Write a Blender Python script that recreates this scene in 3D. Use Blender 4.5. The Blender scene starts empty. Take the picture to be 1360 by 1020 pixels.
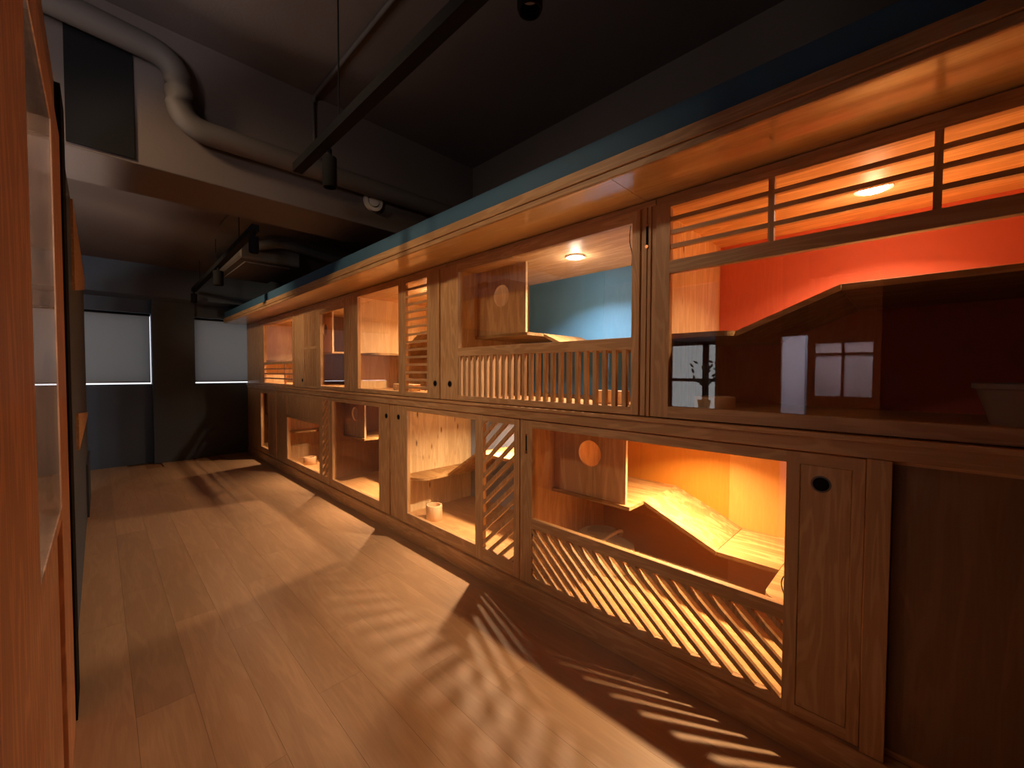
import bpy, bmesh, math, random
from mathutils import Matrix, Vector
random.seed(7)
SC = bpy.context.scene
COL = SC.collection

# ---------------------------------------------------------------- camera
R = ((0.7046967846, 0.0186080706, -0.7092645356),
     (-0.7095017409, 0.0228746463, -0.7043323293),
     (0.0031179096, 0.9995651506, 0.0293221482))
cam_d = bpy.data.cameras.new('camera'); cam = bpy.data.objects.new('camera', cam_d); COL.objects.link(cam)
cam_d.sensor_width = 36.0; cam_d.lens = 545.0 / 1360.0 * 36.0; cam_d.clip_start = 0.01; cam_d.clip_end = 60
M4 = Matrix(R).to_4x4(); M4.translation = Vector((0, 0, 1.4)); cam.matrix_world = M4
SC.camera = cam

# ---------------------------------------------------------------- light and exposure
W = bpy.data.worlds.new('world'); SC.world = W; W.use_nodes = True
W.node_tree.nodes['Background'].inputs[0].default_value = (0.5, 0.6, 0.8, 1)
W.node_tree.nodes['Background'].inputs[1].default_value = 0.05
SC.view_settings.view_transform = 'Standard'; SC.view_settings.look = 'None'
SC.view_settings.exposure = 0.12; SC.view_settings.gamma = 1.0; SC.view_settings.use_curve_mapping = False
SC.cycles.max_bounces = 12; SC.cycles.diffuse_bounces = 7; SC.cycles.glossy_bounces = 4
SC.cycles.transparent_max_bounces = 24; SC.cycles.sample_clamp_indirect = 4.0
SC.cycles.caustics_reflective = False; SC.cycles.caustics_refractive = False
LAMP_W = 11.0                      # power of one cage downlight
GLOW = {'blue upper': .16, 'knotty lower': .14, 'plywood upper': .14}    # power share of an added point light that brightens the cage ceiling
LAMPS = [  # cage key, x, y, z of the ceiling, colour, power factor
    ('red upper', 2.22, 0.15, 2.148, (1, .62, .34), 1.1),
    ('blue upper', 2.19, 1.60, 2.148, (1, .78, .60), 1.1),
    ('plywood upper', 2.20, 3.24, 2.148, (1, .66, .38), 1.8),
    ('dark upper', 2.20, 4.80, 2.148, (1, .66, .40), 1.4),
    ('end upper', 2.20, 6.45, 2.148, (1, .62, .36), 1.6),
    ('yellow lower', 2.20, 0.86, 1.098, (1, .64, .33), 2.2),
    ('knotty lower', 2.20, 2.38, 1.098, (1, .68, .40), 2.3),
    ('den lower', 2.20, 3.95, 1.098, (1, .64, .36), 1.9),
    ('half lower', 2.20, 5.45, 1.098, (1, .64, .36), 1.5),
    ('far lower', 2.20, 7.10, 1.098, (1, .62, .34), .9),
    ('near upper', 2.22, -1.50, 2.148, (1, .66, .34), 0.8)]
# unseen fill globes added in the side room behind the partition: x, y, z, watts, colour
FILL_GLOBES = [(-.62, .45, 2.10, 75, (1, .92, .95)), (-.78, 3.5, 2.22, 45, (1, .80, .66)), (-.78, 5.2, 2.22, 16, (1, .84, .72)), (-.92, .95, 2.66, 34, (1, .80, .68))]
# unseen spots added to light the cage fronts over the low partition: x, y, z, aim y, aim z, watts
FILL_SPOTS = [(-.60, 1.75, 3.10, 2.0, 1.55, 62), (-.60, 2.55, 3.10, 3.6, 1.4, 55), (-.60, 4.90, 2.74, 6.4, 1.5, 125)]

# ---------------------------------------------------------------- node helpers / materials
def new_mat(name):
    m = bpy.data.materials.new(name); m.use_nodes = True
    nt = m.node_tree; b = nt.nodes['Principled BSDF']
    return m, nt, b
def N(nt, typ, **kw):
    n = nt.nodes.new(typ)
    for k, v in kw.items():
        setattr(n, k, v)
    return n
def mixrgb(nt, fac, a, b, blend='MIX'):
    n = nt.nodes.new('ShaderNodeMix'); n.data_type = 'RGBA'; n.blend_type = blend
    for s, v in ((n.inputs[0], fac), (n.inputs[6], a), (n.inputs[7], b)):
        if hasattr(v, 'links'): nt.links.new(v, s)
        elif isinstance(v, (int, float)): s.default_value = v
        else: s.default_value = (*v, 1)
    return n.outputs[2]
def ramp(nt, src, stops):
    n = nt.nodes.new('ShaderNodeValToRGB'); nt.links.new(src, n.inputs[0])
    e = n.color_ramp.elements
    while len(e) < len(stops): e.new(0.5)
    for i, (p, c) in enumerate(stops):
        e[i].position = p; e[i].color = (*c, 1) if len(c) == 3 else c
    return n.outputs[0]
def wood(name, base, dark, axis='Y', rough=0.45, fine=1.0, figure=0.6, knots=False):
    m, nt, b = new_mat(name); L = nt.links
    tc = N(nt, 'ShaderNodeTexCoord'); oi = N(nt, 'ShaderNodeObjectInfo')
    add = N(nt, 'ShaderNodeVectorMath', operation='ADD'); mul = N(nt, 'ShaderNodeVectorMath', operation='MULTIPLY')
    comb = N(nt, 'ShaderNodeCombineXYZ'); ml = N(nt, 'ShaderNodeMath', operation='MULTIPLY'); ml.inputs[1].default_value = 37.0
    L.new(oi.outputs['Random'], ml.inputs[0])
    for i in range(3): L.new(ml.outputs[0], comb.inputs[i])
    L.new(tc.outputs['Object'], add.inputs[0]); L.new(comb.outputs[0], add.inputs[1])
    s = {'X': (1.0, 9, 9), 'Y': (9, 1.0, 9), 'Z': (9, 9, 1.0)}[axis]
    mul.inputs[1].default_value = s; L.new(add.outputs[0], mul.inputs[0])
    n1 = N(nt, 'ShaderNodeTexNoise'); n1.inputs['Scale'].default_value = 1.3; n1.inputs['Detail'].default_value = 3; n1.inputs['Distortion'].default_value = 0.6
    L.new(mul.outputs[0], n1.inputs['Vector'])
    rings = N(nt, 'ShaderNodeMath', operation='MULTIPLY'); rings.inputs[1].default_value = 42.0 * fine; L.new(n1.outputs[0], rings.inputs[0])
    sn = N(nt, 'ShaderNodeMath', operation='SINE'); L.new(rings.outputs[0], sn.inputs[0])
    f1 = ramp(nt, sn.outputs[0], [(0.0, (0, 0, 0)), (0.9, (1, 1, 1))])
    mul2 = N(nt, 'ShaderNodeVectorMath', operation='MULTIPLY'); mul2.inputs[1].default_value = tuple(v * 9 if v > 1 else v * 4 for v in s)
    L.new(add.outputs[0], mul2.inputs[0])
    n2 = N(nt, 'ShaderNodeTexNoise'); n2.inputs['Scale'].default_value = 2.0; n2.inputs['Detail'].default_value = 4
    L.new(mul2.outputs[0], n2.inputs['Vector'])
    f2 = ramp(nt, n2.outputs[0], [(0.35, (0, 0, 0)), (0.65, (1, 1, 1))])
    c1 = mixrgb(nt, f1, mixrgb(nt, figure, base, dark), base)
    c2 = mixrgb(nt, 0.22, c1, mixrgb(nt, f2, dark, base))
    hv = N(nt, 'ShaderNodeMapRange'); hv.inputs['To Min'].default_value = 0.90; hv.inputs['To Max'].default_value = 1.08
    L.new(oi.outputs['Random'], hv.inputs['Value'])
    c3 = mixrgb(nt, 1.0, c2, hv.outputs[0], 'MULTIPLY')
    if knots:
        mk = N(nt, 'ShaderNodeVectorMath', operation='MULTIPLY'); mk.inputs[1].default_value = (15, 15, 4.2)
        L.new(tc.outputs['Object'], mk.inputs[0])
        vo = N(nt, 'ShaderNodeTexVoronoi'); vo.inputs['Scale'].default_value = 1.0; L.new(mk.outputs[0], vo.inputs['Vector'])
        fk = ramp(nt, vo.outputs['Distance'], [(0.07, (1, 1, 1)), (0.17, (0, 0, 0))])
        c3 = mixrgb(nt, fk, c3, (dark[0] * .35, dark[1] * .3, dark[2] * .3))
    L.new(c3, b.inputs['Base Color']); b.inputs['Roughness'].default_value = rough
    bp = N(nt, 'ShaderNodeBump'); bp.inputs['Strength'].default_value = 0.12; bp.inputs['Distance'].default_value = 0.002
    L.new(n2.outputs[0], bp.inputs['Height']); L.new(bp.outputs[0], b.inputs['Normal'])
    return m
def paint(name, col, rough=0.85, mott=0.12, scale=3.0, bump=0.1):
    m, nt, b = new_mat(name); L = nt.links
    tc = N(nt, 'ShaderNodeTexCoord'); n = N(nt, 'ShaderNodeTexNoise'); n.inputs['Scale'].default_value = scale; n.inputs['Detail'].default_value = 5
    L.new(tc.outputs['Object'], n.inputs['Vector'])
    c = mixrgb(nt, n.outputs[0], tuple(v * (1 - mott) for v in col), tuple(min(1, v * (1 + mott)) for v in col))
    L.new(c, b.inputs['Base Color']); b.inputs['Roughness'].default_value = rough
    n2 = N(nt, 'ShaderNodeTexNoise'); n2.inputs['Scale'].default_value = 60; L.new(tc.outputs['Object'], n2.inputs['Vector'])
    bp = N(nt, 'ShaderNodeBump'); bp.inputs['Strength'].default_value = bump; bp.inputs['Distance'].default_value = 0.003
    L.new(n2.outputs[0], bp.inputs['Height']); L.new(bp.outputs[0], b.inputs['Normal'])
    return m
def flat(name, col, rough=0.5, metal=0.0):
    m, nt, b = new_mat(name); b.inputs['Roughness'].default_value = rough; b.inputs['Metallic'].default_value = metal
    tc = N(nt, 'ShaderNodeTexCoord'); n = N(nt, 'ShaderNodeTexNoise'); n.inputs['Scale'].default_value = 25
    nt.links.new(tc.outputs['Object'], n.inputs['Vector'])
    nt.links.new(mixrgb(nt, n.outputs[0], tuple(v * .93 for v in col), col), b.inputs['Base Color'])
    if max(col) < .02: b.inputs['Specular IOR Level'].default_value = .1
    return m
def emit(name, col, st):
    m = bpy.data.materials.new(name); m.use_nodes = True; nt = m.node_tree; nt.nodes.clear()
    o = N(nt, 'ShaderNodeOutputMaterial'); e = N(nt, 'ShaderNodeEmission'); e.inputs[0].default_value = (*col, 1); e.inputs[1].default_value = st
    nt.links.new(e.outputs[0], o.inputs[0]); return m
def glass(name, ior=1.5, tint=(.97, .96, .95)):
    m = bpy.data.materials.new(name); m.use_nodes = True; nt = m.node_tree; nt.nodes.clear(); L = nt.links
    o = N(nt, 'ShaderNodeOutputMaterial'); t = N(nt, 'ShaderNodeBsdfTransparent'); t.inputs[0].default_value = (*tint, 1)
    g = N(nt, 'ShaderNodeBsdfGlossy'); g.inputs['Roughness'].default_value = 0.0; mx = N(nt, 'ShaderNodeMixShader')
    ge = N(nt, 'ShaderNodeNewGeometry'); mr = N(nt, 'ShaderNodeMapRange'); mr.inputs['To Min'].default_value = ior; mr.inputs['To Max'].default_value = 1 / ior
    L.new(ge.outputs['Backfacing'], mr.inputs['Value'])
    fr = N(nt, 'ShaderNodeFresnel'); L.new(mr.outputs[0], fr.inputs['IOR'])
    L.new(fr.outputs[0], mx.inputs[0]); L.new(t.outputs[0], mx.inputs[1]); L.new(g.outputs[0], mx.inputs[2]); L.new(mx.outputs[0], o.inputs[0])
    return m
def translucent(name, col, trans):
    m = bpy.data.materials.new(name); m.use_nodes = True; nt = m.node_tree; nt.nodes.clear(); L = nt.links
    o = N(nt, 'ShaderNodeOutputMaterial'); d = N(nt, 'ShaderNodeBsdfDiffuse'); d.inputs[0].default_value = (*col, 1)
    t = N(nt, 'ShaderNodeBsdfTranslucent'); t.inputs[0].default_value = (*trans, 1); a = N(nt, 'ShaderNodeAddShader')
    L.new(d.outputs[0], a.inputs[0]); L.new(t.outputs[0], a.inputs[1]); L.new(a.outputs[0], o.inputs[0]); return m

OAK, OAKD = (.64, .40, .20), (.42, .22, .09)
M = {
 'oak_y': wood('oak grain along', OAK, OAKD, 'Y'), 'oak_z': wood('oak grain upright', OAK, OAKD, 'Z'),
 'soffit': wood('varnished soffit', (.92, .64, .28), (.62, .33, .10), 'Y', .28, .5, .4),
 'oak_x': wood('oak grain across', OAK, OAKD, 'X'),
 'ramp': wood('pine ramp board', (.50, .32, .13), (.30, .15, .045), 'Y', .6, .8, .9),
 'lit_ply': wood('lit plywood lining', (.95, .72, .40), (.72, .46, .20), 'Z', .5, .7, .5),  # plywood colour lightened to stand in for stronger lamp light
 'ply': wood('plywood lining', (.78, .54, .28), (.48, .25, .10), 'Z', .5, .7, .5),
 'ply_y': wood('plywood lining level', (.84, .60, .34), (.48, .25, .10), 'Y', .5, .8, .5),
 'knotty': wood('knotty pine lining', (.95, .76, .44), (.55, .33, .14), 'Z', .5, .7, .4, True),
 'deck': wood('oak cage floor', (.62, .36, .15), (.40, .19, .07), 'Y', .4),
 'red_oak': wood('reddish timber', (.66, .34, .17), (.38, .18, .09), 'Z', .5, 1.0, .7),
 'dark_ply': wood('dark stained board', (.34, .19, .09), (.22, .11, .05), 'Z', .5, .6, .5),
 'red': paint('red paint', (.62, .13, .07), .7), 'blue': paint('blue paint', (.11, .38, .84), .75),
 'yellow': paint('ochre paint', (.50, .20, .014), .7), 'lityellow': paint('lit ochre paint', (.58, .28, .06), .7), 'greyblue': paint('grey blue paint', (.22, .27, .40), .75),
 'brown': paint('brown paint', (.22, .15, .12), .7),
 'navy': paint('blue canopy paint', (.050, .14, .24), .7),
 'ceil': paint('brown grey ceiling paint', (.095, .075, .068), .9, .15, 1.5, .3),
 'wallgrey': paint('charcoal wall paint', (.075, .10, .14), .9, .1, 2.0, .3),
 'darkwall': paint('near black wall paint', (.022, .022, .026), .9),
 'pale': paint('pale plaster', (.55, .54, .56), .9), 'pipe': paint('painted pipe', (.07, .060, .055), .7),
 'black': flat('black metal', (.008, .008, .009), .85), 'cream': flat('cream plastic', (.62, .56, .48), .4),
 'copper': flat('copper latch', (.75, .33, .17), .3, 1.0), 'greymetal': flat('grey ring', (.16, .15, .14), .35, .6),
 'white': flat('white plastic', (.70, .66, .60), .5), 'beech': wood('pale beech', (.78, .55, .32), (.60, .38, .2), 'Z', .5, .6, .4),
 'glass': glass('cage glass', 2.0), 'pane': glass('partition glass', 1.45, (.93, .92, .90)),
 'led': emit('led', (1, .86, .66), 40), 'day': emit('daylight pane', (.93, .95, 1.0), 1.3),
 'blind': translucent('roller blind cloth', (.10, .10, .10), (.24, .235, .23)),
 'shoji_dim': translucent('dim frosted pane', (.3, .28, .28), (.36, .33, .34)), 'backlit_grey': translucent('frosted pane', (.3, .3, .32), (.52, .51, .55)),
 'globe': emit('globe', (1, .8, .6), 1.0), 'leaf': flat('dark leaf', (.02, .03, .015), .6), 'soil': paint('soil', (.03, .02, .015)),
}

M['soffit'].node_tree.nodes['Principled BSDF'].inputs['Coat Weight'].default_value = .7
M['soffit'].node_tree.nodes['Principled BSDF'].inputs['Coat Roughness'].default_value = .12
# ---------------------------------------------------------------- mesh helpers
def bm_new(): return bmesh.new()
def box(bm, x0, x1, y0, y1, z0, z1, bev=0.0):
    x0, x1 = sorted((x0, x1)); y0, y1 = sorted((y0, y1)); z0, z1 = sorted((z0, z1))
    r = bmesh.ops.create_cube(bm, size=1.0); vs = r['verts']
    for v in vs:
        v.co = Vector(((x0 + x1) / 2 + v.co.x * (x1 - x0), (y0 + y1) / 2 + v.co.y * (y1 - y0), (z0 + z1) / 2 + v.co.z * (z1 - z0)))
    if bev:
        es = {e for v in vs for e in v.link_edges}
        bmesh.ops.bevel(bm, geom=list(es), offset=bev, segments=1, affect='EDGES', profile=0.5)
    return bm
def bx(*a, bev=0.0): return box(bm_new(), *a, bev=bev)
def prism(bm, pts, axis, a, b):
    """polygon pts (2D in the other two axes in xyz order) extruded along axis from a to b"""
    def P(p, t):
        return Vector((t, p[0], p[1])) if axis == 'X' else Vector((p[0], t, p[1])) if axis == 'Y' else Vector((p[0], p[1], t))
    A = [bm.verts.new(P(p, a)) for p in pts]; B = [bm.verts.new(P(p, b)) for p in pts]
    bm.faces.new(A); bm.faces.new(B[::-1]); n = len(pts)
    for i in range(n): bm.faces.new((A[i], B[i], B[(i + 1) % n], A[(i + 1) % n]))
    bmesh.ops.recalc_face_normals(bm, faces=bm.faces); return bm
def cyl(bm, c, axis, r, h, seg=24, r2=None):
    rr = bmesh.ops.create_cone(bm, cap_ends=True, segments=seg, radius1=r, radius2=r if r2 is None else r2, depth=h)
    rot = {'X': Matrix.Rotation(math.pi / 2, 3, 'Y'), 'Y': Matrix.Rotation(-math.pi / 2, 3, 'X'), 'Z': Matrix.Identity(3)}[axis]
    for v in rr['verts']: v.co = rot @ v.co + Vector(c)
    return bm
def ring(bm, c, axis, prof, seg=28, sx=1.0, sy=1.0):
    """lathe: prof = closed list of (radius, height)"""
    rot = {'X': Matrix.Rotation(math.pi / 2, 3, 'Y'), 'Y': Matrix.Rotation(-math.pi / 2, 3, 'X'), 'Z': Matrix.Identity(3)}[axis]
    rows = []
    for r, h in prof:
        rows.append([bm.verts.new(rot @ Vector((r * sx * math.cos(2 * math.pi * i / seg), r * sy * math.sin(2 * math.pi * i / seg), h)) + Vector(c)) for i in range(seg)])
    k = len(prof)
    for j in range(k):
        a, b = rows[j], rows[(j + 1) % k]
        for i in range(seg): bm.faces.new((a[i], a[(i + 1) % seg], b[(i + 1) % seg], b[i]))
    bmesh.ops.recalc_face_normals(bm, faces=bm.faces); return bm
def tube(bm, pts, r, seg=10):
    pts = [Vector(p) for p in pts]; rows = []
    up = Vector((0, 0, 1))
    for i, p in enumerate(pts):
        d = (pts[min(i + 1, len(pts) - 1)] - pts[max(i - 1, 0)]).normalized()
        a = d.cross(up)
        if a.length < 1e-3: a = d.cross(Vector((1, 0, 0)))
        if rows and a.dot(pa) < 0: a = -a
        a.normalize(); b = d.cross(a); pa = a
        rows.append([bm.verts.new(p + a * r * math.cos(2 * math.pi * k / seg) + b * r * math.sin(2 * math.pi * k / seg)) for k in range(seg)])
    for j in range(len(rows) - 1):
        for k in range(seg): bm.faces.new((rows[j][k], rows[j][(k + 1) % seg], rows[j + 1][(k + 1) % seg], rows[j + 1][k]))
    bm.faces.new(rows[0]); bm.faces.new(rows[-1]); bmesh.ops.recalc_face_normals(bm, faces=bm.faces); return bm
def smoothpath(pts, n=8, rad=0.12):
    out = [Vector(pts[0])]
    for i in range(1, len(pts) - 1):
        a, b, c = Vector(pts[i - 1]), Vector(pts[i]), Vector(pts[i + 1])
        p0 = b + (a - b).normalized() * rad; p1 = b + (c - b).normalized() * rad
        for k in range(n + 1):
            t = k / n; out.append((1 - t) ** 2 * p0 + 2 * t * (1 - t) * b + t * t * p1)
    out.append(Vector(pts[-1])); return out
def gridframe(members, axis, a, b, bev=0.0015):
    """one connected slab made of overlapping / touching rectangles (u0,u1,v0,v1); wide ones get material slot 1"""
    R_ = lambda v: round(v, 5)
    us = sorted({R_(m[i]) for m in members for i in (0, 1)}); vs = sorted({R_(m[i]) for m in members for i in (2, 3)})
    bm = bm_new(); V = {}
    def vert(i, j, k):
        if (i, j, k) not in V:
            t = (a, b)[k]; u, v = us[i], vs[j]
            V[i, j, k] = bm.verts.new((t, u, v) if axis == 'X' else (u, t, v))
        return V[i, j, k]
    cell = {}
    for i in range(len(us) - 1):
        for j in range(len(vs) - 1):
            cu, cv = (us[i] + us[i + 1]) / 2, (vs[j] + vs[j + 1]) / 2
            hit = [m for m in members if m[0] < cu < m[1] and m[2] < cv < m[3]]
            if hit:
                up = [m for m in hit if (m[1] - m[0]) <= (m[3] - m[2])]
                cell[i, j] = 0 if up else 1
    for (i, j), mi in cell.items():
        for k in (0, 1):
            f = bm.faces.new([vert(i, j, k), vert(i + 1, j, k), vert(i + 1, j + 1, k), vert(i, j + 1, k)]); f.material_index = mi
        for (di, dj, p, q) in ((-1, 0, (i, j), (i, j + 1)), (1, 0, (i + 1, j), (i + 1, j + 1)), (0, -1, (i, j), (i + 1, j)), (0, 1, (i, j + 1), (i + 1, j + 1))):
            if (i + di, j + dj) not in cell:
                f = bm.faces.new([vert(*p, 0), vert(*q, 0), vert(*q, 1), vert(*p, 1)]); f.material_index = mi
    bmesh.ops.recalc_face_normals(bm, faces=bm.faces)
    if bev:
        es = [e for e in bm.edges if len(e.link_faces) == 2 and e.calc_face_angle(0) > .5]
        bmesh.ops.bevel(bm, geom=es, offset=bev, segments=1, affect='EDGES', profile=0.5)
    return bm
def wloc(o):
    v = Vector((0, 0, 0))
    while o is not None: v += o.location; o = o.parent
    return v
def obj(name, bm, mat, parent=None, label=None, kind=None, smooth=False, origin=None):
    me = bpy.data.meshes.new(name); off = wloc(parent) if parent else Vector(origin or (0, 0, 0))
    if origin and parent: off = Vector(origin)
    bmesh.ops.translate(bm, verts=bm.verts, vec=-off); bm.to_mesh(me); bm.free()
    me.materials.append(M[mat] if isinstance(mat, str) else mat)
    o = bpy.data.objects.new(name, me); COL.objects.link(o)
    if parent: o.parent = parent; o.location = (off - wloc(parent)) if origin else (0, 0, 0)
    elif origin: o.location = off
    if label: o['label'] = label
    if kind: o['kind'] = kind
    if smooth:
        for p in me.polygons: p.use_smooth = True
        try: me.set_sharp_from_angle(angle=math.radians(40))
        except Exception: pass
    return o
def thing(name, label, cat, loc, group=None):
    o = bpy.data.objects.new(name, None); COL.objects.link(o); o.location = loc; o.empty_display_size = .1
    o['label'] = label; o['category'] = cat
    if group: o['group'] = group
    return o
def tag(o, label, cat, group=None):
    o['label'] = label; o['category'] = cat
    if group: o['group'] = group
    return o
def struct(name, bm, mat, parent=None): return obj(name, bm, mat, parent, kind='structure')
def copy_at(o, loc, parent):
    c = o.copy(); COL.objects.link(c); c.parent = parent; c.location = loc; return c

# ---------------------------------------------------------------- room shell
fl = struct('floor', bx(-1.1, 2.75, -2.6, 8.75, -.08, -.012), 'dark_ply')
PW, PL = .19, 1.3
plankM = wood('floor plank', (.50, .32, .185), (.36, .215, .12), 'Y', .45, .6, .35)
proto = obj('plank', bx(-PW / 2 + .0004, PW / 2 - .0004, -PL / 2 + .0004, PL / 2 - .0004, -.012, 0), plankM, fl)
first = True
for i in range(15):
    off = [0, .52, .91, .31][i % 4]
    for j in range(-1, 8):
        x = -.965 + PW * i; y = -2.6 + PL * j + off + PL / 2
        if y + PL / 2 < -2.0 or y - PL / 2 > 8.7 or x > 1.76: continue
        if x < -.25 and y < 5: continue
        if first: proto.location = (x, y, 0); first = False
        else: copy_at(proto, (x, y, 0), fl)
struct('ceiling', bx(-1.1, 2.75, -2.6, 3.3, 3.45, 3.55), 'ceil')
struct('ceiling', bx(-1.1, 2.75, 3.75, 8.8, 2.90, 3.55), 'ceil')
struct('trim_1', bx(-.6, 2.75, 3.25, 3.80, 2.60, 3.5, bev=.004), 'ceil')           # the big ceiling beam
struct('trim_2', bx(-1.1, 2.75, 7.75, 8.75, 2.46, 2.95, bev=.004), 'wallgrey')
struct('wall_right', bx(2.70, 2.78, -2.6, 8.75, 0, 3.5), 'ceil')
struct('wall_near', bx(-1.1, 2.75, -2.68, -2.6, 0, 3.5), 'darkwall')
wf = gridframe([(-1.1, 2.75, 0, 1.19), (-1.1, 2.75, 2.26, 3.5), (.57, 1.08, 0, 3.5), (-1.1, -.85, 0, 3.5), (2.1, 2.75, 0, 3.5)], 'Y', 8.25, 8.45, 0)
struct('wall_far', wf, 'wallgrey')
struct('trim_3', bx(.57, 1.08, 8.15, 8.249, 0, 2.46), 'wallgrey')
struct('wall_left', bx(-1.12, -1.02, -2.6, 8.75, 0, 3.5), 'wallgrey')
# windows with pulled-down roller blinds, a bright gap under each
for k, (x0, x1, side) in enumerate(((-.85, .57, 1), (1.08, 2.10, 0))):
    w = struct('window_%d' % (k + 1), bx(x0, x1, 8.40, 8.42, 1.19, 2.26), 'day')
    obj('window_frame', gridframe([(x0, x1, 1.185, 1.20), (x0, x1, 2.25, 2.26), (x0, x0 + .012, 1.185, 2.25)], 'Y', 8.30, 8.39, 0), 'black', w)
    b = thing('roller_blind', ('grey roller blind pulled down over the left far window' if k == 0 else 'grey roller blind on the far window beside the cabinets'), 'blind', ((x0 + x1) / 2, 8.27, 2.24))
    obj('cloth', bx(x0, x1 - (.016 if side else 0), 8.262, 8.266, 1.235, 2.24), 'blind', b)
    rr = bm_new(); cyl(rr, ((x0 + x1) / 2, 8.275, 2.235), 'X', .018, x1 - x0 - .02, 16); obj('roller', rr, 'black', b)
    obj('bottom_bar', bx(x0, x1 - .016, 8.256, 8.272, 1.222, 1.238), 'greymetal', b)

# ---------------------------------------------------------------- cabinet shell pieces
XF, XT = 1.80, 1.83          # front and back of a door leaf
XB = 2.65                    # inner face of the cage backs
tag(obj('plinth_board', bx(1.785, 1.838, -2.3, 8.17, 0, .118, bev=.002), 'oak_y'), 'long oak plinth board along the floor under the cages', 'plinth')
mb = thing('middle_rail', 'oak rail running between the upper and lower cages', 'rail', (1.8, 3, 1.12))
obj('rail_board', bx(1.788, 1.838, -2.3, 8.17, 1.118, 1.188, bev=.003), 'oak_y', mb)
obj('rail_lip', bx(1.775, 1.838, -2.3, 8.17, 1.172, 1.190, bev=.002), 'oak_y', mb)
cn = thing('canopy', 'overhanging oak canopy with blue top board above the cages', 'canopy', (1.6, 3, 2.19))
for a, b_ in ((-2.3, -.95), (-.947, .92), (.923, 3.0), (3.003, 5.6), (5.603, 8.24)):
    obj('soffit_board', bx(1.50, 1.86, a, b_, 2.196, 2.214), 'soffit', cn)
obj('fascia_board', bx(1.478, 1.50, -2.3, 8.24, 2.222, 2.272, bev=.002), 'oak_y', cn)
obj('fascia_strip', bx(1.486, 1.502, -2.3, 8.24, 2.193, 2.221, bev=.002), 'oak_y', cn)
obj('top_board', bx(1.497, 1.517, -2.3, 8.24, 2.273, 2.375), 'navy', cn, label='blue painted top board')
obj('roof_board', bx(1.50, 2.68, -2.3, 8.24, 2.273, 2.29), 'dark_ply', cn)
tag(obj('end_panel', bx(1.80, 2.68, 8.17, 8.19, 0, 2.195), 'oak_z'), 'oak end panel of the cage row by the far window', 'panel')
hd = thing('head_rail', 'thin oak head rail just under the canopy', 'rail', (1.8, 3, 2.16))
for a, b_ in ((-2.3, .868), (.872, 2.478), (2.482, 4.088), (4.092, 8.17)):
    obj('rail_length', bx(1.806, 1.838, a, b_, 2.163, 2.190, bev=.001), 'oak_y', hd)

# ---------------------------------------------------------------- cage builder
def hole_panel(bm, x0, x1, y0, y1, z0, z1, cy, cz, r, seg=32):
    """rectangular panel in the YZ plane with a round hole"""
    corners = []
    outer = []; inner = []
    for i in range(seg):
        t = 2 * math.pi * i / seg; c, s = math.cos(t), math.sin(t)
        inner.append((cy + r * c, cz + r * s))
        ks = []
        if c > 1e-6: ks.append((y1 - cy) / c)
        if c < -1e-6: ks.append((y0 - cy) / c)
        if s > 1e-6: ks.append((z1 - cz) / s)
        if s < -1e-6: ks.append((z0 - cz) / s)
        k = min(ks); outer.append([cy + k * c, cz + k * s])
    for C in ((y0, z0), (y0, z1), (y1, z0), (y1, z1)):
        j = min(range(seg), key=lambda i: (outer[i][0] - C[0]) ** 2 + (outer[i][1] - C[1]) ** 2); outer[j] = list(C)
    V = {}
    for nm, P in (('o', outer), ('i', inner)):
        for xx, k in ((x0, 0), (x1, 1)): V[nm, k] = [bm.verts.new((xx, p[0], p[1])) for p in P]
    for i in range(seg):
        j = (i + 1) % seg
        bm.faces.new((V['o', 0][i], V['o', 0][j], V['i', 0][j], V['i', 0][i])); bm.faces.new((V['o', 1][i], V['o', 1][j], V['i', 1][j], V['i', 1][i]))
        bm.faces.new((V['o', 0][i], V['o', 0][j], V['o', 1][j], V['o', 1][i])); bm.faces.new((V['i', 0][i], V['i', 0][j], V['i', 1][j], V['i', 1][i]))
    bmesh.ops.recalc_face_normals(bm, faces=bm.faces); return bm
def lshelf(bm, xa, xb, ya, yb, z0, z1, cornery, r=.09):
    """shelf with one rounded front corner at (xa, cornery)"""
    pts = []
    if cornery == ya:
        pts = [(xb, ya), (xb, yb), (xa, yb)] + [(xa + r - r * math.cos(t), ya + r - r * math.sin(t)) for t in [math.pi / 2 * k / 8 for k in range(9)]]
    else:
        pts = [(xb, yb), (xb, ya), (xa, ya)] + [(xa + r - r * math.cos(t), yb - r + r * math.sin(t)) for t in [math.pi / 2 * k / 8 for k in range(9)]]
    return prism(bm, pts, 'Z', z0, z1)
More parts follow.
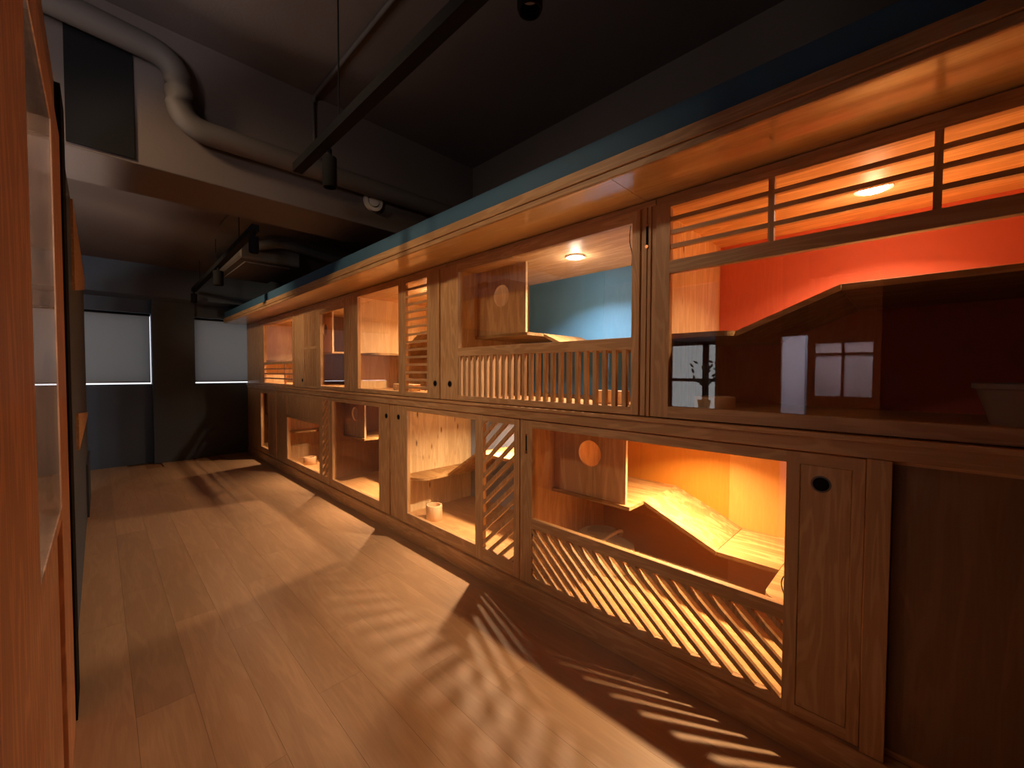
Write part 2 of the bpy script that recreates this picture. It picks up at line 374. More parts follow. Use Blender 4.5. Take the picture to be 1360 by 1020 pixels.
def cage(label, y0, y1, z0, z1, kind, back='brown', side='ply', far_side=None, ceil='ply_y', den=None, shelf_h=.52, low_h=.35, rampmat='ramp', rx=2.18, run=.395, lead=.25):
    """carcass: z0 = top of cage floor, z1 = underside of cage ceiling; y0 near, y1 far"""
    c = thing('cat_cage', label, 'cat cage', (2.2, (y0 + y1) / 2, z0))
    t = .018
    obj('floor_panel', bx(XT + .01, XB + .02, y0, y1, z0 - .022, z0), 'deck', c)
    obj('top_panel', bx(XT + .01, XB + .02, y0, y1, z1, z1 + .02), ceil, c)
    obj('back_panel', bx(XB, XB + .02, y0, y1, z0, z1), back, c)
    obj('side_panel', bx(XT + .01, XB, y0, y0 + t, z0, z1), side, c)
    obj('side_panel', bx(XT + .01, XB, y1 - t, y1, z0, z1), far_side or side, c)
    yn, yf = y0 + t, y1 - t
    S, Lo = z0 + shelf_h, z0 + low_h
    if kind == 'A':       # den with round hole at the far end, ramp going down towards the near end
        obj('den_shelf', bx(2.035, XB, yf - .545, yf, S - .02, S), rampmat, c)
        dn = obj('den_panel', hole_panel(bm_new(), 2.055, 2.073, yf - .51, yf, S, z1, yf - .27, S + (z1 - S) * .58, .078), 'ply', c, label='den front panel with a round cat hole')
        rb = bm_new(); prism(rb, [(yf - .545, S), (yf - .545, S - .022), (yf - .545 - run, Lo - .022), (yf - .545 - run, Lo)], 'X', 2.2, XB); obj('ramp', rb, rampmat, c)
        rb = bm_new(); box(rb, 2.2, XB, yn + .312, yf - .547 - run, Lo - .022, Lo, bev=.001); obj('landing', rb, rampmat, c)
        obj('corner_shelf', lshelf(bm_new(), 1.895, XB, yn, yn + .31, Lo - .022, Lo, yn + .31, .07), rampmat, c)
    elif kind == 'B':     # low corner shelf at the far end, ramp rising towards a high landing at the near end
        obj('corner_shelf', lshelf(bm_new(), 1.88, XB, yf - lead, yf, Lo - .022, Lo, yf - lead, .12 if rx > 2 else .065), rampmat, c)
        rb = bm_new(); prism(rb, [(yf - lead, Lo), (yf - lead, Lo - .024), (yf - lead - run, S - .024), (yf - lead - run, S)], 'X', rx, XB); obj('ramp', rb, rampmat, c)
        obj('landing', bx(rx, XB, yn, yf - lead - run - .002, S - .024, S, bev=.001), rampmat, c)
    return c
C = {}
LZ0, LZ1, UZ0, UZ1 = .140, 1.10, 1.225, 2.150
C['L1'] = cage('lower cage with yellow back wall, ramp and diagonal slat door', .11, 1.675, LZ0, LZ1, 'A', 'yellow', 'ply')
obj('back_board', bx(2.640, 2.65, .13, .79, LZ0, LZ1), 'lityellow', C['L1'], label='ochre back board, coloured paler as if lit more')  # ochre lightened to imitate a more brightly lit stretch of wall
C['L2'] = cage('lower cage with knotty pine side and wooden cup, left of the yellow cage', 1.70, 3.235, LZ0, LZ1, 'B', 'greyblue', 'ply', 'knotty', shelf_h=.60)
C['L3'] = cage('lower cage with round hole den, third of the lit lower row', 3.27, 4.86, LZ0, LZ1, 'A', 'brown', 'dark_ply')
C['L4'] = cage('lower cage with low picture window under a solid wood panel', 4.88, 6.40, LZ0, LZ1, 'B', 'ply', 'ply', shelf_h=.55, low_h=.42)
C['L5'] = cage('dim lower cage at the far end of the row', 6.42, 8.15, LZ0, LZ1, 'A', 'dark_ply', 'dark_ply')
C['L0'] = cage('closed lower cage with dark wood panel at the right edge', -1.5, .09, LZ0, LZ1, '', 'dark_ply', 'dark_ply')
C['U1'] = cage('upper cage with red back wall and lattice transom', -.72, .885, UZ0, UZ1, 'B', 'red', 'red', 'knotty', shelf_h=.505, low_h=.355, rx=1.945, run=.355, lead=.297)
C['U2'] = cage('upper cage with blue back wall and upright slat fence', .92, 2.44, UZ0, UZ1, 'A', 'blue', 'ply', shelf_h=.445, low_h=.335, run=.25)
C['U3'] = cage('upper cage lined in glowing plywood with level slats', 2.50, 4.06, UZ0, UZ1, 'B', 'lit_ply', 'lit_ply', shelf_h=.56, low_h=.36)
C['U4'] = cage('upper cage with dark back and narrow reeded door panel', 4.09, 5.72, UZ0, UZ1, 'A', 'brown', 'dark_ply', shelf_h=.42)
C['U5'] = cage('upper cage at the far end with three level bars', 5.75, 7.40, UZ0, UZ1, 'B', 'lit_ply', 'lit_ply')
C['U0'] = cage('upper cage beyond the right edge of the red one', -2.3, -.74, UZ0, UZ1, '', 'red', 'red')

# ---------------------------------------------------------------- doors
def door(cagek, frame, panes=(), label=None, x0=XF, x1=XT, mats='oak_z'):
    """frame: list of (y0,y1,z0,z1[,dx]) members -> one mesh; horizontals as separate rails"""
    P = C[cagek]
    plain = [f[:4] for f in frame if len(f) < 5]
    d = obj('door', gridframe(plain, 'X', x0, x1), 'oak_z', P, label=label); d.data.materials.append(M['oak_y'])
    for f in frame:
        if len(f) > 4: obj('door_panel', bx(x0 + f[4], x1 - .002, *f[:4], bev=.001), 'oak_z', d)
    for p in panes:
        obj('glass_pane', bx(x1 - .008, x1 - .004, *p), 'glass', d)
    return d
def grip(d, y, z, r=.026, x=XF):
    b = bm_new(); ring(b, (x - .001, y, z), 'X', [(r, -.0), (r, .004), (r * .8, .004), (r * .8, -.0)])
    obj('finger_pull', b, 'greymetal', d)
    b = bm_new(); cyl(b, (x - .0015, y, z), 'X', r * .8, .003, 28); obj('pull_recess', b, 'black', d)
def latch(parent, y, z0, z1, x=XF):
    b = bm_new(); box(b, x - .002, x + .001, y - .005, y + .005, z0, z1)
    obj('latch_plate', b, 'black', parent)
    b = bm_new(); cyl(b, (x - .003, y, z0 - .004), 'X', .008, .006, 12); obj('latch_stud', b, 'copper', parent)
    b = bm_new(); cyl(b, (x - .003, y, z1 + .004), 'X', .006, .006, 12); obj('latch_stud', b, 'copper', parent)
def diag_slats(d, y0, y1, z0, z1, slope, pitch, wid, x0, x1, ph=0.0, mat='oak_z'):
    """slats clipped to the rectangle; slope = dz/dy; pitch along y"""
    def clip(poly, f):
        out = []
        for i in range(len(poly)):
            a, b = poly[i], poly[(i + 1) % len(poly)]; fa, fb = f(a), f(b)
            if fa >= 0: out.append(a)
            if (fa >= 0) != (fb >= 0):
                t = fa / (fa - fb); out.append((a[0] + t * (b[0] - a[0]), a[1] + t * (b[1] - a[1])))
        return out
    L = math.hypot(1, slope); hw = wid * L / 2   # half width measured along y at fixed z -> use z offset
    n = int((y1 - y0 + (z1 - z0) / abs(slope)) / pitch) + 3
    for k in range(-n, n):
        c = y0 + ph + k * pitch                   # y where the slat axis crosses z0
        hwy = wid * L / abs(slope) / 2
        zz0, zz1 = z0 - .1, z1 + .1
        pl = [(c + (zz0 - z0) / slope - hwy, zz0), (c + (zz0 - z0) / slope + hwy, zz0), (c + (zz1 - z0) / slope + hwy, zz1), (c + (zz1 - z0) / slope - hwy, zz1)]
        for f in (lambda p: p[0] - y0, lambda p: y1 - p[0], lambda p: p[1] - z0, lambda p: z1 - p[1]):
            pl = clip(pl, f) if pl else pl
        if len(pl) < 3: continue
        ar = abs(sum(pl[i][0] * pl[(i + 1) % len(pl)][1] - pl[(i + 1) % len(pl)][0] * pl[i][1] for i in range(len(pl)))) / 2
        if ar < 2e-4: continue
        obj('slat', prism(bm_new(), pl, 'X', x0, x1), mat, d)

# lower 1 - yellow cage
d = door('L1', [(1.62, 1.69, .125, 1.112), (.302, .345, .125, 1.112), (.156, .300, .168, 1.067, .003), (.12, .154, .125, 1.112),
                (.154, 1.62, 1.068, 1.112), (.154, 1.62, .125, .167), (.345, 1.62, .468, .525)], [(.345, 1.62, .167, 1.066)])
diag_slats(d, .345, 1.62, .167, .468, .845, .083, .020, XF + .002, XT - .009, ph=.02)
grip(d, .24, 1.004, .030, XF + .003)
tag_post = thing('door_post', 'oak post with copper latch between the yellow and knotty cages', 'post', (1.8, 1.7, .12))
obj('post_board', bx(1.803, 1.838, 1.693, 1.717, .12, 1.116, bev=.001), 'oak_z', tag_post); latch(tag_post, 1.665, .925, 1.02)
# lower 2
d = door('L2', [(1.722, 1.77, .125, 1.112), (2.06, 2.14, .125, 1.112), (3.02, 3.20, .125, 1.112), (1.77, 3.02, 1.074, 1.112), (1.77, 3.02, .125, .215)],
         [(1.77, 3.02, .215, 1.074)])
diag_slats(d, 1.77, 2.06, .215, 1.074, -.90, .100, .022, XF + .002, XT - .009, ph=.03)
grip(d, 3.155, 1.012, .024)
# lower 3
d = door('L3', [(3.32, 3.51, .125, 1.112), (4.58, 4.64, .125, 1.112), (3.51, 4.58, 1.074, 1.112), (3.51, 4.58, .125, .205)], [(3.51, 4.58, .205, 1.074)])
grip(d, 3.365, 1.005, .024)
obj('post_board', bx(1.81, 1.838, 3.208, 3.312, .12, 1.116), 'oak_z', tag(thing('door_post', 'x', 'post', (1.8, 3.26, .12)), 'oak post between two round finger pulls in the lower row', 'post'))
# lower 4
d = door('L4', [(4.66, 4.69, .125, 1.112), (4.86, 4.96, .125, 1.112), (6.12, 6.20, .125, 1.112), (4.69, 6.12, .125, .205), (4.96, 6.12, .775, .812), (4.69, 6.12, 1.078, 1.112)],
         [(4.96, 6.12, .205, .775)])
obj('wood_panel', bx(1.808, 1.822, 4.96, 6.12, .812, 1.078), 'oak_z', d)
diag_slats(d, 4.69, 4.86, .205, 1.078, -.90, .10, .03, XF + .002, XT - .009, ph=.03)
# lower 5
tp = thing('door_post', 'wide oak post near the far end of the lower row', 'post', (1.8, 6.4, .12))
obj('post_board', bx(1.803, 1.838, 6.205, 6.60, .12, 1.116, bev=.001), 'oak_z', tp)
d = door('L5', [(6.62, 7.02, .125, 1.112), (7.40, 8.165, .125, 1.112), (7.02, 7.40, 1.06, 1.112), (7.02, 7.40, .125, .21)], [(7.02, 7.40, .21, 1.06)])
for k in range(9): obj('reed', bx(XF - .004, XF, 6.66 + k * .038, 6.682 + k * .038, .16, 1.08), 'oak_z', d)
# lower 0 (closed)
tp = thing('door_post', 'oak post left of the dark closed panel', 'post', (1.8, .1, .12))
obj('post_board', bx(1.79, 1.838, .055, .117, .12, 1.116, bev=.001), 'oak_z', tp)
d = obj('door', bx(1.845, 1.862, -1.5, .053, .125, 1.112), 'dark_ply', C['L0'], label='dark brown solid door')

# upper 2 - blue cage
d = door('U2', [(.945, .985, 1.196, 2.162), (2.33, 2.455, 1.196, 2.162), (.985, 2.33, 2.108, 2.162), (.985, 2.33, 1.510, 1.568), (.985, 2.33, 1.196, 1.232)],
         [(.985, 2.33, 1.568, 2.108)])
for k in range(24): obj('slat', bx(XF + .003, XT - .004, 1.012 + .0562 * k, 1.034 + .0562 * k, 1.232, 1.510), 'oak_z', d)
grip(d, 2.425, 1.311, .024)
# upper 1 - red cage frame with lattice transom
tp = thing('door_post', 'grooved oak post with copper latch between the blue and red cages', 'post', (1.8, .9, 1.2))
obj('post_board', bx(1.812, 1.838, .868, .942, 1.196, 2.162), 'oak_z', tp)
obj('post_strip', bx(1.802, 1.812, .892, .906, 1.196, 2.162), 'oak_z', tp)
obj('post_strip', bx(1.802, 1.812, .912, .926, 1.196, 2.162), 'oak_z', tp); latch(tp, .909, 1.985, 2.075, 1.80)
d = door('U1', [(.80, .866, 1.196, 2.162), (-.72, .832, 2.135, 2.162), (-.72, .80, 1.842, 1.898), (-.72, .832, 1.196, 1.247)],
         [(-.72, .80, 1.247, 1.842)])
for y in (.403, -.036, -.475): obj('mullion', bx(XF + .004, XT - .004, y, y + .02, 1.898, 2.135), 'oak_z', d)
for z in (2.082, 2.024, 1.962):
    for ya, yb in ((.423, .80), (-.016, .403), (-.455, -.036), (-.72, -.475)):
        obj('lattice_bar', bx(XF + .006, XT - .004, ya, yb, z - .009, z + .009), 'oak_y', d)
# upper 3
d = door('U3', [(2.56, 2.72, 1.196, 2.162), (3.04, 3.15, 1.196, 2.162), (3.93, 4.02, 1.196, 2.162), (2.72, 3.93, 2.130, 2.162), (2.72, 3.93, 1.196, 1.234)],
         [(2.72, 3.93, 1.234, 2.130)])
for k in range(14): obj('slat', bx(XF + .003, XT - .010, 2.72, 3.04, 1.262 + .0618 * k, 1.280 + .0618 * k), 'oak_y', d)
grip(d, 2.61, 1.311, .024)
tp = thing('door_post', 'oak post between the two round finger pulls of the upper row', 'post', (1.8, 2.5, 1.2))
obj('post_board', bx(1.812, 1.838, 2.458, 2.556, 1.196, 2.162), 'oak_z', tp)
# upper 4
tp = thing('door_post', 'slim double oak post beside the plywood cage', 'post', (1.8, 4.1, 1.2))
obj('post_board', bx(1.81, 1.838, 4.024, 4.10, 1.196, 2.162), 'oak_z', tp)
d = door('U4', [(4.105, 4.25, 1.196, 2.162), (4.90, 5.01, 1.196, 2.162), (5.42, 5.56, 1.196, 2.162), (4.25, 4.90, 2.06, 2.162), (4.25, 4.90, 1.196, 1.234),
                (5.01, 5.42, 2.10, 2.162), (5.01, 5.42, 1.196, 1.225), (5.01, 5.42, 1.665, 1.700)], [(4.25, 4.90, 1.234, 2.06)])
obj('wood_panel', bx(1.815, 1.826, 5.01, 5.42, 1.225, 2.10), 'oak_z', d)
for k in range(11): obj('reed', bx(1.804, 1.815, 5.022 + k * .036, 5.042 + k * .036, 1.225, 2.10), 'oak_z', d)
grip(d, 5.49, 1.288, .024)
# upper 5
tp = thing('door_post', 'oak post beside the farthest upper cage', 'post', (1.8, 5.7, 1.2))
obj('post_board', bx(1.806, 1.838, 5.565, 5.80, 1.196, 2.162, bev=.001), 'oak_z', tp)
d = door('U5', [(5.81, 5.86, 1.196, 2.162), (7.18, 7.40, 1.196, 2.162), (7.42, 8.165, 1.196, 2.162), (5.86, 7.18, 2.10, 2.162), (5.86, 7.18, 1.196, 1.225), (5.86, 7.18, 1.50, 1.535)],
         [(5.86, 7.18, 1.535, 2.10)])
for z in (1.435, 1.365, 1.295): obj('lattice_bar', bx(XF + .006, XT - .004, 5.86, 7.18, z - .010, z + .010), 'red_oak', d)
obj('lattice_upright', bx(XF + .006, XT - .004, 6.20, 6.23, 1.225, 1.50), 'red_oak', d)

# ---------------------------------------------------------------- downlights
names = {'far lower': 'in the farthest lower cage', 'red upper': 'in the red cage ceiling', 'blue upper': 'in the blue cage ceiling', 'plywood upper': 'hidden in the glowing plywood cage ceiling',
         'dark upper': 'in the ceiling of the dark backed upper cage', 'end upper': 'in the farthest upper cage', 'yellow lower': 'hidden in the top of the yellow cage',
         'knotty lower': 'in the top of the knotty pine cage', 'den lower': 'in the top of the third lower cage', 'half lower': 'in the lower cage with the low window',
         'near upper': 'beyond the right edge of the red cage'}
for key, x, y, z, colr, pf in LAMPS:
    t = thing('downlight', 'small round recessed downlight ' + names[key], 'lamp', (x, y, z), 'cage downlights')
    b = bm_new(); ring(b, (x, y, z - .004), 'Z', [(.062, -.003), (.062, .004), (.049, .004), (.049, -.003)], 28); obj('trim_ring', b, 'white', t, smooth=True)
    b = bm_new(); cyl(b, (x, y, z - .0055), 'Z', .040, .013, 28, .048); obj('led_disc', b, 'led', t)
    ld = bpy.data.lights.new('downlight_light', 'AREA'); ld.shape = 'DISK'; ld.size = .045; ld.spread = math.radians({'knotty lower': 150, 'plywood upper': 150, 'den lower': 115, 'half lower': 115, 'yellow lower': 130}.get(key, 130)); ld.energy = LAMP_W * pf; ld.color = colr
    lo = bpy.data.objects.new('light', ld); COL.objects.link(lo); lo.parent = t; lo.location = (0, 0, -.016)
    ld = bpy.data.lights.new('added_glow', 'POINT'); ld.energy = LAMP_W * pf * GLOW.get(key, .06); ld.color = colr; ld.shadow_soft_size = .03  # extra point light under the lamp, added for a halo on the ceiling
    lo = bpy.data.objects.new('light', ld); COL.objects.link(lo); lo.parent = t; lo.location = (0, 0, -.055)

for k, (x, y, z, pw, pc) in enumerate(FILL_GLOBES):  # unseen lamps put in as fill light
    t = thing('fill_globe', 'added white globe fill lamp in the side room, ' + ['low one beside the frosted panes', 'hung under the ceiling beam', 'farthest one, beyond the beam', 'high one nearest the plant window'][k], 'lamp', (x, y, z), 'side room fill globes')
    b = bm_new(); bmesh.ops.create_uvsphere(b, u_segments=20, v_segments=12, radius=.07); bmesh.ops.translate(b, verts=b.verts, vec=(x, y, z)); obj('globe', b, 'globe', t, smooth=True)
    b = bm_new(); cyl(b, (x, y, (z + .07 + (3.45 if y < 3.3 else 2.9)) / 2), 'Z', .004, (3.45 if y < 3.3 else 2.9) - z - .07, 8); obj('cable', b, 'black', t)
    ld = bpy.data.lights.new('fill_globe_light', 'POINT'); ld.shadow_soft_size = .12; ld.energy = pw; ld.color = pc
    lo = bpy.data.objects.new('light', ld); COL.objects.link(lo); lo.parent = t; lo.location = (0, 0, -.20)
for k, (x, y, z, ay, az, pw) in enumerate(FILL_SPOTS):  # unseen spots put in to brighten the cage fronts
    t = thing('fill_spotlight', 'added black tilted fill spotlight behind the left partition, ' + ['nearest the camera', 'just before the ceiling beam', 'beyond the ceiling beam'][k], 'spotlight', (x, y, z), 'side room fill spotlights')
    d = Vector((1.8 - x, ay - y, az - z)).normalized(); c = Vector((x, y, z))
    b = bm_new(); pr = []; ax = d.orthogonal().normalized(); ay_ = d.cross(ax)
    for (r_, h) in ((.035, -.10), (.045, -.09), (.045, .05), (.040, .05), (.036, .0), (.001, .0), (.001, -.10)):
        pr.append([b.verts.new(c + d * h + ax * r_ * math.cos(2 * math.pi * i / 20) + ay_ * r_ * math.sin(2 * math.pi * i / 20)) for i in range(20)])
    for j in range(7):
        for i in range(20): b.faces.new((pr[j][i], pr[j][(i + 1) % 20], pr[(j + 1) % 7][(i + 1) % 20], pr[(j + 1) % 7][i]))
    bmesh.ops.recalc_face_normals(b, faces=b.faces); obj('housing', b, 'black', t, smooth=True)
    top = 3.45 if y < 3.3 else 2.9
    b = bm_new(); cyl(b, (x, y, (z + top) / 2), 'Z', .008, top - z, 10); obj('stem', b, 'black', t)
    ld = bpy.data.lights.new('fill_spot_light', 'SPOT'); ld.energy = pw; ld.color = (1, .66, .38); ld.spot_size = math.radians(80); ld.spot_blend = .9; ld.shadow_soft_size = .10
    lo = bpy.data.objects.new('light', ld); COL.objects.link(lo); lo.parent = t; lo.location = d * .06
    lo.rotation_euler = (-d).to_track_quat('Z', 'Y').to_euler()
# ---------------------------------------------------------------- things inside the cages
def cup(x, y, z, r, h, label, hole=True):
    b = bm_new(); ring(b, (x, y, z), 'Z', [(r * .96, .0), (r, .006), (r, h - .003), (r * .97, h), (r * .80, h), (r * .78, h * .25), (.001, h * .22), (.001, 0)], 32)
    return tag(obj('cup', b, 'beech', smooth=True, origin=(x, y, z)), label, 'cup')
cup(2.00, 2.92, LZ0, .068, .125, 'round pale wooden cup on the floor of the knotty pine cage')
cup(1.93, .645, UZ0, .082, .068, 'wide pale wooden bowl in the red cage')
cup(2.00, 5.85, LZ0, .08, .10, 'wooden cup in the lower cage with the low window')
for (y, w) in ((1.255, .06), (1.145, .06)):
    b = bm_new(); box(b, 1.97, 2.03, y - w / 2, y + w / 2, UZ0, UZ0 + .075, bev=.003); tag(obj('wooden_block', b, 'beech'), 'small square wooden feeder box behind the slat fence, ' + ('left one of the pair' if y > 1.2 else 'right one of the pair'), 'box')
b = bm_new(); box(b, 1.97, 2.05, 3.20, 3.55, UZ0, UZ0 + .06, bev=.003); tag(obj('wooden_block', b, 'beech'), 'low wooden feeder box in the glowing plywood cage', 'box')
def litter(x, y, z, a, bb, label, hood=True, h=.17):
    t = thing('litter_box', label, 'litter box', (x, y, z))
    b = bm_new(); ring(b, (x, y, z), 'Z', [(.84, 0), (.98, h), (1.03, h + .004), (1.03, h + .02), (.97, h + .02), (.92, h - .01), (.80, .02), (.001, .018), (.001, 0)], 40, a, bb)
    obj('tray', b, 'cream', t, smooth=True)
    if hood:
        b = bm_new(); n = 20
        # raised back rim with an arch shaped opening: an ovoid shell leaning over the tray
        pr = []
        rows = []
        for j in range(9):
            ph = j / 8 * .5
            rows.append([])
            for i in range(n + 1):
                th = math.pi * (i / n) + math.pi * .0
                rr_ = math.cos(ph * 1.9)
                rows[-1].append(b.verts.new((x - .0 + a * 1.0 * rr_ * math.cos(th), y + bb * rr_ * math.sin(th), z + h + .02 + .07 * math.sin(ph * math.pi))))
        for j in range(8):
            for i in range(n): b.faces.new((rows[j][i], rows[j][i + 1], rows[j + 1][i + 1], rows[j + 1][i]))
        g = list(b.faces); bmesh.ops.solidify(b, geom=g, thickness=.008)
        obj('hood', b, 'cream', t, smooth=True)
        b = bm_new(); pts = [(x + a * .98 * math.cos(th), y - .02 - .06 * math.sin(th), z + h + .02 + .085 * math.sin(th)) for th in [math.pi * k / 16 for k in range(17)]]
        tube(b, pts, .011, 10); obj('rim_arch', b, 'cream', t, smooth=True)
    return t
litter(2.29, 1.43, LZ0, .165, .19, 'cream hooded litter box in the yellow backed cage', True, .135)
litter(2.22, -.38, UZ0, .20, .24, 'cream open litter box at the right edge of the red cage', False, .12)
litter(2.20, 4.55, UZ0, .20, .24, 'pale litter box in the dark backed upper cage', False, .06)
def cord(pts, label):
    tag(obj('cord', tube(bm_new(), smoothpath(pts, 5, .03), .0022, 6), 'black', smooth=True), label, 'cord')
cord([(1.87, 1.03, 2.14), (1.88, 1.045, 2.06), (1.87, 1.02, 1.98), (1.88, 1.03, 1.93)], 'thin black cord hanging at the top right of the blue cage')
cord([(1.93, .36, .60), (1.94, .385, .55), (1.93, .365, .50)], 'thin black cord loop by the corner shelf of the yellow cage')

# ---------------------------------------------------------------- ceiling services
def pipe(name, pts, r, label, mat='pipe', cat='pipe', rad=.12):
    return tag(obj(name, tube(bm_new(), smoothpath(pts, 8, rad), r, 20), mat, smooth=True), label, cat)
pipe('vent_pipe', [(-.55, 3.02, 3.22), (.37, 3.14, 3.22), (.36, 3.15, 2.86), (2.65, 3.15, 2.88)], .068, 'thick painted duct pipe bending down along the ceiling beam', rad=.16)
pipe('conduit', [(1.19, -1.2, 3.43), (1.16, 3.235, 3.43), (1.16, 3.235, 2.97)], .014, 'thin painted conduit along the ceiling and down the beam', cat='conduit', rad=.04)
v = thing('air_valve', 'round cream air valve on the ceiling beam', 'vent', (1.62, 3.24, 2.85))
b = bm_new(); ring(b, (1.62, 3.235, 2.80), 'Y', [(.078, -.02), (.078, .01), (.066, .025), (.050, .012), (.050, -.02)], 32); obj('valve_ring', b, 'cream', v, smooth=True)
b = bm_new(); cyl(b, (1.62, 3.215, 2.80), 'Y', .042, .02, 28); obj('valve_disc', b, 'cream', v, smooth=True)
tag(obj('beam_recess_panel', bx(-.10, .17, 3.235, 3.249, 2.62, 3.28), 'black'), 'black panel on the ceiling beam left of the duct pipe', 'panel')
def spot(x, y, z, label, r=.037, h=.16):
    s = thing('track_spotlight', label, 'spotlight', (x, y, z))
    b = bm_new(); cyl(b, (x, y, z - .03), 'Z', .012, .05, 12); obj('stem', b, 'black', s)
    b = bm_new(); ring(b, (x, y, z - .05 - h), 'Z', [(r * .9, 0), (r, .01), (r, h - .004), (r * .95, h), (.001, h), (.001, .05), (r * .8, .04), (r * .82, 0)], 24); obj('housing', b, 'black', s, smooth=True)
    b = bm_new(); cyl(b, (x, y, z - .05 - h + .045), 'Z', r * .72, .008, 20); obj('lens', b, 'white', s, label='unlit pale lens')
def track(x0, y0, x1, y1, z, label):
    t = thing('light_track', label, 'light track', ((x0 + x1) / 2, (y0 + y1) / 2, z))
    d = Vector((x1 - x0, y1 - y0, 0)); L = d.length; d.normalize(); n = Vector((-d.y, d.x, 0)) * .027
    b = bm_new(); P = [Vector((x0, y0, 0)) - n, Vector((x1, y1, 0)) - n, Vector((x1, y1, 0)) + n, Vector((x0, y0, 0)) + n]
    prism(b, [(p.x, p.y) for p in P], 'Z', z - .02, z + .03); obj('rail', b, 'black', t)
    k = max(2, int(L / 1.1))
    for i in range(k):
        p = Vector((x0, y0, 0)).lerp(Vector((x1, y1, 0)), (i + .5) / k)
        b = bm_new(); cyl(b, (p.x, p.y, (z + (3.45 if p.y < 3.3 else 2.9)) / 2), 'Z', .004, (3.45 if p.y < 3.3 else 2.9) - z, 8); obj('hanger_wire', b, 'black', t)
    return t
track(.87, 2.70, .90, -.9, 2.62, 'black light track over the aisle in front of the beam')
track(.93, 3.9, 1.00, 7.55, 2.575, 'black light track beyond the ceiling beam')
spot(.905, 2.30, 2.61, 'black cylinder spotlight at the far end of the near track')
spot(.905, .83, 2.66, 'black cylinder spotlight cut by the top edge of the photo')
spot(.935, 3.98, 2.57, 'black cylinder spotlight just beyond the ceiling beam', .037, .13)
spot(.965, 5.6, 2.57, 'black cylinder spotlight in the middle of the far track', .05, .16)
spot(.995, 7.5, 2.57, 'black cylinder spotlight at the far end of the far track', .037, .13)
ac = thing('air_conditioner', 'ceiling mounted brown grey air conditioning unit beyond the beam', 'air conditioner', (1.5, 6, 2.9))
obj('housing', bx(1.12, 1.75, 5.35, 6.7, 2.66, 2.86, bev=.02), 'pipe', ac)
obj('grille', bx(1.2, 1.67, 5.5, 6.5, 2.645, 2.66, bev=.004), 'ceil', ac)
b = tube(bm_new(), smoothpath([(1.25, 5.34, 2.80), (1.45, 5.05, 2.82), (2.0, 5.2, 2.80), (2.66, 5.2, 2.78)], 8, .12), .05, 16); obj('hose', b, 'pipe', ac, smooth=True)
for px, py in ((1.15, 5.4), (1.72, 5.4), (1.15, 6.65), (1.72, 6.65)):
    b = bm_new(); cyl(b, (px, py, 2.88), 'Z', .008, .05, 8); obj('hanger_rod', b, 'black', ac)
tag(obj('access_panel', bx(.90, 1.36, 4.70, 5.15, 2.888, 2.899, bev=.002), 'pipe'), 'square access panel in the far ceiling', 'panel')

# ---------------------------------------------------------------- left partition beside the camera
XL = -.09
lp = thing('glazed_partition', 'reddish timber glazed partition close on the left of the camera', 'partition', (XL, 1.6, 0))
def lpart(name, y0, y1, z0, z1, x0=XL - .05, x1=XL, mat='red_oak', label=None):
    return obj(name, bx(x0, x1, y0, y1, z0, z1, bev=.0015), mat, lp, label=label)
lpart('grey_panel', .62, .765, 0, 1.68, XL - .05, XL - .03, mat='backlit_grey'); lpart('upper_panel', .601, .765, 1.682, 3.44, mat='dark_ply')  # grey wall made translucent to look lit; upper panel keeps lamp light in
lpart('post', .768, 1.25, 0, 2.55, XL - .05, XL + .0)
lpart('stile', 1.93, 2.36, 0, 2.30)
lpart('top_rail', 1.25, 1.93, 2.18, 2.30)
lpart('middle_rail', 1.25, 1.93, .93, .965)
lpart('bottom_panel', 1.25, 1.93, 0, .93, XL - .035, XL - .012)
obj('glass_pane', bx(XL - .006, XL - .002, 1.25, 1.93, .965, 2.18), 'pane', lp)
lpart('black_edge', 2.36, 2.60, 0, 2.50, XL - .05, XL + .006, 'black')
lpart('top_panel', 1.25, 2.36, 2.30, 2.50, XL - .05, XL - .01, 'dark_ply')
lw = thing('side_partition', 'grey partition behind the black edge with wood wedges standing in for lit plywood', 'partition', (XL, 4, 0))
obj('panel', bx(XL - .06, XL - .012, 2.60, 6.6, 0, 2.44), 'wallgrey', lw)
obj('lit_wedge', prism(bm_new(), [(3.6, 1.88), (3.6, 2.42), (6.55, 2.42), (6.55, 2.29)], 'X', XL - .012, XL), 'oak_y', lw)  # wedges made up to show orange patches of lit plywood
obj('lit_wedge', prism(bm_new(), [(3.6, 1.14), (6.4, .95), (6.4, .92), (3.6, .92)], 'X', XL - .012, XL), 'oak_y', lw)
obj('kick_board', bx(XL - .012, XL + .004, 5.6, 6.6, 0, .5), 'wallgrey', lw)
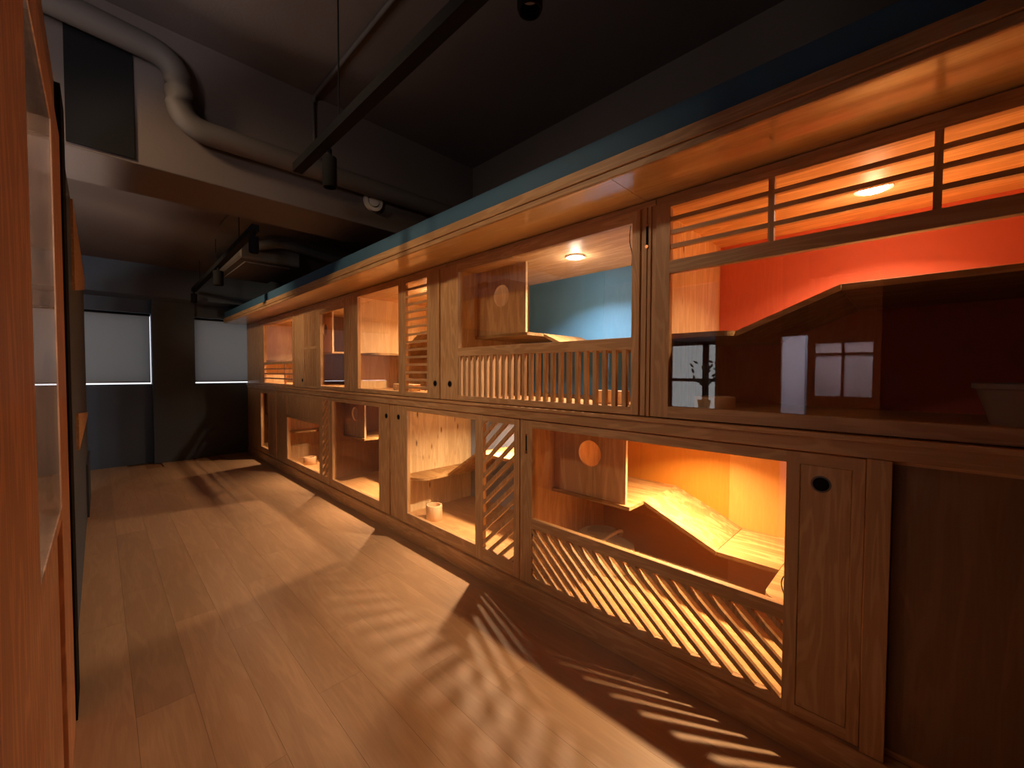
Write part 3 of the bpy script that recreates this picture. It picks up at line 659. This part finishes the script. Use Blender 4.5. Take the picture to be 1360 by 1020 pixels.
# wall beside and behind the camera, seen in the cage glass
np_ = thing('sliding_door', 'timber framed glass door beside the camera, seen only as a reflection', 'door', (XL, .4, 0))
def npart(name, y0, y1, z0, z1, x0=XL - .05, x1=XL - .01, mat='oak_z'): return obj(name, bx(x0, x1, y0, y1, z0, z1), mat, np_)
npart('stile', .555, .60, 0, 2.1); npart('stile', .19, .23, 0, 2.1); npart('bottom_panel', .23, .555, 0, 1.23); npart('top_rail', .23, .555, 1.62, 1.70)
npart('frosted_pane', .23, .555, 1.23, 1.62, XL - .035, XL - .030, 'shoji_dim'); npart('muntin', .23, .555, 1.53, 1.545); npart('muntin', .385, .40, 1.23, 1.62); npart('top_panel', .19, .60, 2.102, 3.44, mat='darkwall'); npart('top_panel', .23, .555, 1.70, 2.1)  # taller top panel added up to the ceiling to hold lamp light in
struct('wall_left', bx(XL - .09, XL - .04, -2.6, .19, 0, 3.45), 'darkwall')
# daylight window on the wall behind the left partition, with a plant in front
w3 = struct('window_3', bx(-1.02, -1.012, 1.25, 2.05, .85, 1.72), 'day')
for a in ((1.25, 2.05, 1.30, 1.335), (1.62, 1.68, .85, 1.72), (1.25, 2.05, 1.70, 1.74), (1.25, 2.05, .83, .87)):
    obj('muntin', bx(-1.012, -.985, *a), 'black', w3)
pt = thing('potted_plant', 'dark potted plant before a bright window, seen in the red cage glass', 'plant', (-.88, 1.62, 1.0))
tag(obj('plant_stand', bx(-1.0, -.78, 1.45, 1.85, 0, 1.0, bev=.004), 'dark_ply'), 'dark stand under the potted plant behind the left partition', 'stand')
b = bm_new(); ring(b, (-.88, 1.62, 1.0), 'Z', [(.05, 0), (.065, .11), (.055, .11), (.045, .02), (.001, .02), (.001, 0)], 20); obj('pot', b, 'black', pt)
b = tube(bm_new(), [(-.88, 1.62, 1.05), (-.88, 1.60, 1.2), (-.87, 1.63, 1.35), (-.88, 1.58, 1.5)], .006, 6); obj('stem', b, 'leaf', pt)
b = bm_new()
for k in range(26):
    c = Vector((-.88 + random.uniform(-.06, .06), 1.61 + random.uniform(-.14, .14), 1.38 + random.uniform(-.10, .14)))
    r_ = bmesh.ops.create_icosphere(b, subdivisions=1, radius=.03); mm = Matrix.Rotation(random.random() * 3, 3, 'X')
    for vv in r_['verts']: vv.co = c + mm @ Vector((vv.co.x * .5, vv.co.y, vv.co.z * .45))
obj('leaves', b, 'leaf', pt, kind='stuff')
# groups of the repeated kinds
for o in bpy.data.objects:
    if o.parent is None and 'category' in o.keys() and 'group' not in o.keys():
        g = {'cat cage': 'cat cages in two rows', 'post': 'oak posts between the cage doors', 'cup': 'wooden cups in the cages', 'litter box': 'litter boxes in the cages',
             'blind': 'roller blinds on the far windows', 'spotlight': 'black track spotlights', 'light track': 'black light tracks', 'box': 'wooden feeder boxes', 'cord': 'black cords in the cages'}.get(o['category'])
        if g: o['group'] = g
